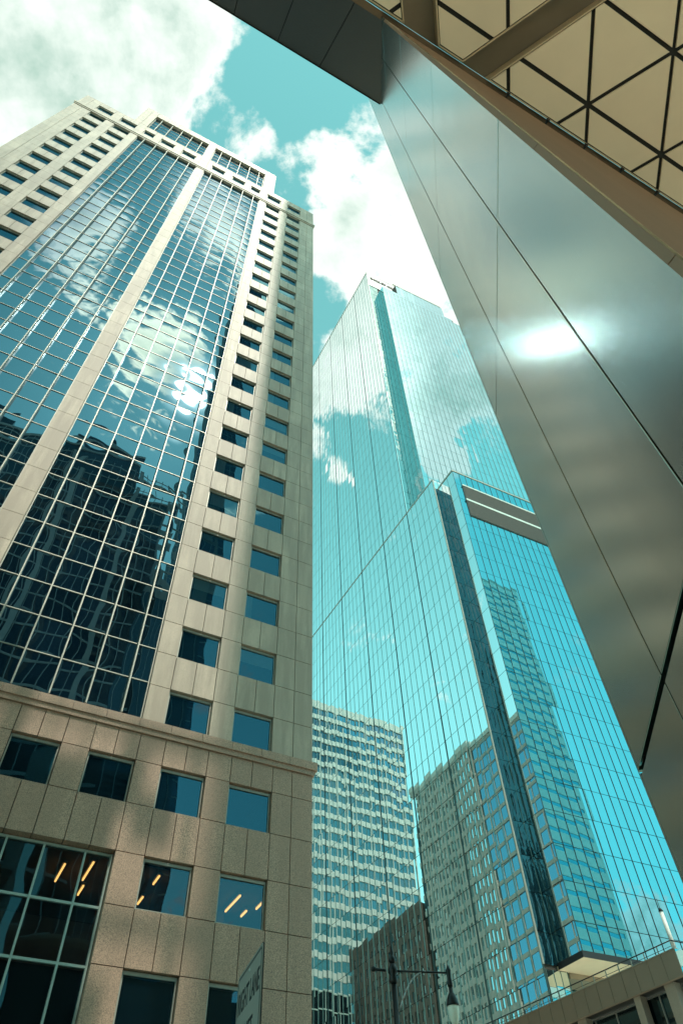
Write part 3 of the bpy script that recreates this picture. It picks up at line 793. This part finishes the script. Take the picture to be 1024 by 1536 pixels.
# open screen added on the lower roof to mottle the granite with shade
cr = MB(); rnd = random.Random(11)
for xx in (8.1, 11.0, 14.6): cr.box(F60, xx, xx+.35, -8.9, -8.5, 58, 78)
for z in (63, 70.5, 77.5): cr.box(F60, 8.1, 14.95, -8.85, -8.55, z, z+.4)
for (xa, xb, za, zb) in ((8.2, 9.5, 58, 63), (9.0, 10.6, 73.5, 75.4), (12.2, 14.2, 71, 76.5), (12.8, 14.9, 58, 66), (8.1, 9.3, 66.5, 69), (9.2, 12.6, 58, 60.6), (10.4, 11.6, 65.2, 67.0), (8.4, 9.2, 74.5, 77)):
    cr.box(F60, xa, xb, -8.75, -8.65, za, zb)
cr.build('added_shade_screen', M['pale_wall'], cb)

# ================================================================== terrace building, lower right
FT = Frame(145, 55)
tr = root('terrace_building', FT(-30, 40, -EYE), 'low terrace building with taupe panelled parapet and railing, before the cyan skyscraper', 'building')
TH = -23.85
tp = MB()
seams = [TH - .92*k for k in range(30)]
for k in range(len(seams)-1): tp.box(FT, seams[k+1]+.012, seams[k]-.012, 36, 36.2, 12.27, 13.46)
par = tp.build('parapet', M['terrace_panel'], tr)
b = MB(); b.box(FT, seams[-1], TH+.02, 35.97, 36.3, 13.465, 13.5); b.build('coping', M['pale_metal'], par)
b = MB(); b.box(FT, seams[-1], TH-.02, 36.22, 37.2, 12.3, 13.3); b.box(FT, seams[-1], TH-.05, 37.2, 44, 12.3, 13.25)
b.build('slab', M['near_black'], tr)
# glass return of the parapet
ret = MB(); c0 = FT(TH, 36.0, 0); er = H(AR)
for k in range(10):
    a0 = c0+er*(1.4*k+.02); a1 = c0+er*(1.4*k+1.38)
    ret.pane(lambda u, z: c0+er*u+Z*z, 1.4*k+.02, 1.4*k+1.38, 12.27, 13.46, -H(AR-90), .003, .004, 2)
ret.build('parapet_glass', M['cyan_glass'], tr)
# storefront under it
g = MB(); gf = MB(); cols = [TH-.9-1.5*k for k in range(16)]
zr = [-EYE, 1.9, 4.6, 7.3, 9.9, 12.2]
for i in range(len(cols)-1):
    for j in range(5):
        g.pane(lambda u, z: FT(u, 36.9, z), cols[i+1]+.03, cols[i]-.03, zr[j]+.03, zr[j+1]-.03, -FT.ey, .006, .005, 5)
    gf.box(FT, cols[i]-.03, cols[i]+.03, 36.82, 36.95, -EYE, 12.2)
for z in zr[1:]: gf.box(FT, cols[-1], cols[0], 36.84, 36.93, z-.03, z+.03)
sg = g.build('storefront', M['dark_glass'], tr); gf.build('mullion_grid', M['galvanised'], sg)
for k, (xx, ww) in enumerate([(-25.35, .62), (-27.4, .42), (-31.5, .62), (-37, .62)]):
    b = MB(); b.box(FT, xx, xx+ww, 36.25, 36.75, -EYE, 12.28); b.build('column', M['concrete'], tr)
b = MB(); b.box(FT, TH-.9, TH-.1, 36.9, 37.2, -EYE, 12.2); b.build('end_wall', M['dark_glass'], tr)
# railing
for k in range(18):
    b = MB(); b.box(FT, TH-.34-.92*k, TH-.295-.92*k, 36.345, 36.39, 13.3, 14.0); b.build('railing_post', M['pale_metal'], tr)
b = MB(); b.tube(FT(TH-.3, 36.37, 14.0), FT(TH-17, 36.37, 14.0), .03); b.tube(FT(TH-.3, 36.37, 14.0), FT(TH-.3, 36.37, 14.0)+er*12, .03)
b.tube(FT(TH-.3, 36.37, 13.75), FT(TH-17, 36.37, 13.75), .012); b.build('handrail', M['lamp_black'], tr)
pm = root('terrace_mast', FT(TH-.5, 36.8, 13.25), 'short white cylindrical mast standing at the corner of the taupe terrace', 'mast')
b = MB(); b.tube(FT(TH-.5, 36.8, 13.25), FT(TH-.5, 36.8, 15.55), .11, .10, 14); b.build('shaft', M['white_paint'], pm)
b = MB(); b.tube(FT(TH-.5, 36.8, 15.56), FT(TH-.5, 36.8, 15.72), .13, .05, 14); b.tube(FT(TH-.5, 36.8, 15.7), FT(TH-.5, 36.8, 16.2), .015); b.build('cap', M['lamp_black'], pm)

# ================================================================== street lamp
lp = root('street_lamp', Vector((.60, 16.99, 0)), 'black cast-iron street lamp with one arm and a pale acorn globe', 'street lamp')
c = Vector((.60, 16.99, 0))
b = MB(); b.lathe(c, [(.26, 0), (.28, .1), (.24, .25), (.18, .9), (.12, 1.1), (.085, 1.3), (.062, 4.2), (.055, 6.9)]); b.lathe(c, [(.055, 6.88), (.09, 6.93), (.09, 7.0), (.07, 7.05), (.105, 7.1), (.105, 7.17), (.07, 7.22), (.07, 7.26)])
b.build('pole', M['lamp_black'], lp)
b = MB(); b.lathe(c, [(.03, 7.26), (.075, 7.31), (.08, 7.36), (.05, 7.41), (.035, 7.44), (.045, 7.47), (.02, 7.6), (.004, 7.78)], 14); b.build('finial', M['lamp_black'], lp)
tipx = Vector((1.77, 16.91, 7.02)); a0 = Vector((.55, 16.995, 7.14))
b = MB(); b.tube(a0+Vector((-.36, .02, .06)), a0+Vector((-.1, 0, 0.01)), .03, .03); b.lathe(a0+Vector((-.36, .02, .0)), [(.03, 0), (.055, .03), (.055, .08), (.02, .12)], 10)
b.tube(a0, tipx, .022, .02); b.lathe(tipx+Vector((0, 0, -.26)), [(.05, 0), (.06, .05), (.045, .16), (.05, .27), (.06, .30), (.03, .36), (.01, .42)], 12); b.build('arm', M['lamp_black'], lp)
b = MB(); pts = []
for k in range(9):
    t = k/8; pts.append(c + Vector((.07+.62*t, -.05*t, 6.42+.66*(1-(1-t)**2.2))))
for k in range(8): b.tube(pts[k], pts[k+1], .014, .014, 8)
b.build('brace', M['galvanised'], lp)
hd = MB(); g0 = tipx+Vector((0, 0, -.60))
hd.lathe(g0, [(.128, 0), (.132, .03), (.122, .06), (.11, .12), (.075, .2), (.045, .24), (.04, .36)], 20); head = hd.build('lamp_head', M['lamp_black'], lp)
b = MB(); b.lathe(g0, [(.012, -.34), (.05, -.33), (.078, -.27), (.102, -.17), (.115, -.07), (.117, -.002)], 20); b.build('globe', M['opal'], head)

# ================================================================== lane sign
aS_ = 158.9; sx = H(aS_); sn = H(aS_+90)          # along the sign left to right, and its back
if sn.dot(Vector((0, 1, 0))) < 0: sn = -sn
k = .66/.5705*1.0
TL = Vector((-.751, 4.725, 1.5395))*k*1.0; TR = Vector((-.546, 4.192, 1.5395))*k
SW = (TR-TL).length; ex = (TR-TL).normalized(); ez = Z.copy(); en = ex.cross(ez).normalized()
if en.dot(TL) > 0: en = -en                      # face towards the eye
SH = .90
TL = TL + Z*EYE
sg_ = root('lane_sign', (TL+TR+Z*EYE)/2*1.0, 'white road sign reading RIGHT LANE MUST TURN RIGHT, before the granite tower', 'road sign')
sg_.location = Vector((((TL.x+TR.x)/2), (TL.y+TR.y)/2, 0)); LOC[sg_.name] = Vector(sg_.location)
def SP(u, v, d): return TL + ex*u - Z*v + en*d
def plate(b, u0, u1, v0, v1, rad, d0, d1):
    pts = []
    for cx_, cy_, s in ((u1-rad, v0+rad, 0), (u0+rad, v0+rad, 1), (u0+rad, v1-rad, 2), (u1-rad, v1-rad, 3)):
        for q in range(6):
            t = (s+q/5)*math.pi/2; pts.append((cx_+rad*math.cos(t), cy_-rad*math.sin(t)))
    b.prism([SP(u, v, d0) for u, v in pts], [SP(u, v, d1) for u, v in pts])
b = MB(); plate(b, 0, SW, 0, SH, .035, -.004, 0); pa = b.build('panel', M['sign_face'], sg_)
b = MB(); plate(b, -.006, SW+.006, -.006, SH+.006, .04, -.010, -.0045); b.build('back_plate', M['black'], sg_)
b = MB()
for u0, u1, v0, v1 in ((.03, SW-.03, .018, .027), (.03, SW-.03, SH-.027, SH-.018), (.018, .027, .03, SH-.03), (SW-.027, SW-.018, .03, SH-.03)):
    q = [(u0, v0), (u1, v0), (u1, v1), (u0, v1)]
    b.prism([SP(u, v, .0005) for u, v in q], [SP(u, v, .0015) for u, v in q])
b.build('border', M['ink'], pa)
def sign_text(t, v, h, wd):
    u0 = (SW-wd)/2
    o = text(t, 'lettering', M['ink'], pa, SP(u0, v+h, .001), ex, Z, h/.70, .001, bold=.012)
    xs = [ (Vector(q.co)+LOC[pa.name]-SP(u0, v+h, 0)).dot(ex) for q in o.data.vertices]
    f = wd/(max(xs)-min(xs)); x0_ = min(xs)
    for q in o.data.vertices:
        d = (Vector(q.co)+LOC[pa.name]-SP(u0, v+h, 0)).dot(ex); q.co = Vector(q.co) + ex*((d-x0_)*f - d)
sign_text('RIGHT LANE', .115, .125, .555); sign_text('MUST', .335, .125, .30); sign_text('TURN RIGHT', .555, .125, .555)
b = MB()
for v in (.055, SH-.055): b.tube(SP(SW/2, v, -.02), SP(SW/2, v, .006), .010, .010, 8)
b.build('bolt', M['galvanised'], pa)
b = MB(); q = SP(SW/2, 0, -.045); b.tube(Vector((q.x, q.y, 0)), Vector((q.x, q.y, TL.z-.03)), .03, .03, 12); b.build('post', M['galvanised'], sg_)

# ================================================================== buildings seen mirrored in the glass, down the street and behind the camera
FS = Frame(AL, AL+90)                            # x down the street, y towards the cyan skyscraper
def PS(t, n, z): return FS(t, n, z)
def grid_block(rootname, label, core, gl, bars, t0, t1, n0, n1, top, pw, fh, bw, bh, faces, parapet=None, depth=.35, F=None, cat='office building'):
    F = F or FS
    rt = root(rootname, F((t0+t1)/2, (n0+n1)/2, -EYE), label, cat)
    b = MB(); b.box(F, t0, t1, n0, n1, -EYE, top); b.build('glazing', gl, rt)
    g = MB()
    for f in faces:
        if f in ('n+', 'n-'):
            L_ = t1-t0; y = n1 if f == 'n+' else n0; s = 1 if f == 'n+' else -1
            y0, y1 = sorted((y+.005*s, y+depth*s)); ym = sorted((y+.005*s, y+(depth-.06)*s))
            k = 0
            while k*pw <= L_+.01:
                g.box(F, t0+k*pw-bw/2, t0+k*pw+bw/2, y0, y1, -EYE, top); k += 1
            z = top
            while z > 0: g.box(F, t0, t1, ym[0], ym[1], z-bh, z); z -= fh
        else:
            L_ = n1-n0; x = t0 if f == 't-' else t1; s = -1 if f == 't-' else 1
            x0_, x1_ = sorted((x+.005*s, x+depth*s)); xm = sorted((x+.005*s, x+(depth-.06)*s))
            k = 0
            while k*pw <= L_+.01:
                g.box(F, x0_, x1_, n0+k*pw-bw/2, n0+k*pw+bw/2, -EYE, top); k += 1
            z = top
            while z > 0: g.box(F, xm[0], xm[1], n0, n1, z-bh, z); z -= fh
    g.build('facade_grid', bars, rt)
    if parapet:
        b = MB(); b.box(F, t0-.4, t1+.4, n0-.4, n1+.4, top+.01, top+1.3); b.build('parapet', parapet, rt)
    return rt
grid_block('stone_office', 'grey stone office block with dense dark windows, mirrored low in the cyan skyscraper', 0, M['dark_glass'], M['grey_wall'], 120, 146, -24, 10, 100.5, 1.75, 3.7, .5, 1.15, ['n+', 't-', 't+'], M['pale_wall'])
grid_block('glass_office', 'teal glass office block mirrored beside the slot of the cyan skyscraper', 0, M['office_glass'], M['grey_wall'], 90, 119.4, -24, 9.8, 99.8, 3.0, 3.7, .16, .8, ['n+', 't-'], M['pale_wall'], .2)
grid_block('banded_tower', 'pale banded office tower with blue windows, mirrored at the lower left of the cyan skyscraper', 0, M['office_glass'], M['pale_wall'], 185, 220, -16, 57, 152.5, 3.1, 4.4, .35, 1.7, ['t-', 'n+'], M['pale_wall'], .5)
grid_block('brick_building', 'dark brick building mirrored at the very bottom of the cyan skyscraper', 0, M['dark_glass'], M['brick_wall'], 148, 182, -22, 10.2, 72.5, 2.4, 3.7, 1.1, 1.5, ['n+', 't-', 't+'], M['brick_wall'])
grid_block('dark_lowrise', 'dark glazed low-rise mirrored beside the granite corner', 0, M['dark_glass'], M['teal_metal'], 178, 184, 14, 50, 62, 2.4, 4.0, .2, .3, ['t-', 'n+'], None, .2)
FR = Frame(AR, AR-90)
grid_block('striped_tower', 'slim pale striped tower mirrored in the deep cyan front of the skyscraper', 0, M['blue_glass'], M['white_paint'], 128, 160.4, -60, -29, 201, 32.4, 4.3, 1.0, 2.9, ['n+', 't-'], M['pale_wall'], .3, FR)
grid_block('blue_tower', 'slim blue glass tower mirrored in the square windows of the granite tower', 0, M['tower_glass'], M['teal_metal'], 16.2, 22.5, -46, -34, 228, 1.6, 3.9, .12, .3, ['n+', 't-'], None, .15, F60, 'skyscraper')

grid_block('plaza_block', 'dark brick block beyond the sunny plaza, mirrored faintly in low windows', 0, M['dark_glass'], M['brick_wall'], -70, 60, -75, -58, 34, 3.4, 3.9, 1.4, 1.6, ['n+'], M['brick_wall'], .3, F60)

# ------------------------------------------------------------------ view
scene.view_settings.view_transform = 'Standard'; scene.view_settings.look = 'None'
scene.view_settings.exposure = 0.25; scene.view_settings.gamma = 1.0
scene.cycles.max_bounces = 10; scene.cycles.glossy_bounces = 6; scene.cycles.diffuse_bounces = 4; scene.cycles.transparent_max_bounces = 8
scene.cycles.sample_clamp_indirect = 80
scene.cycles.use_denoising = True
scene.render.film_transparent = False
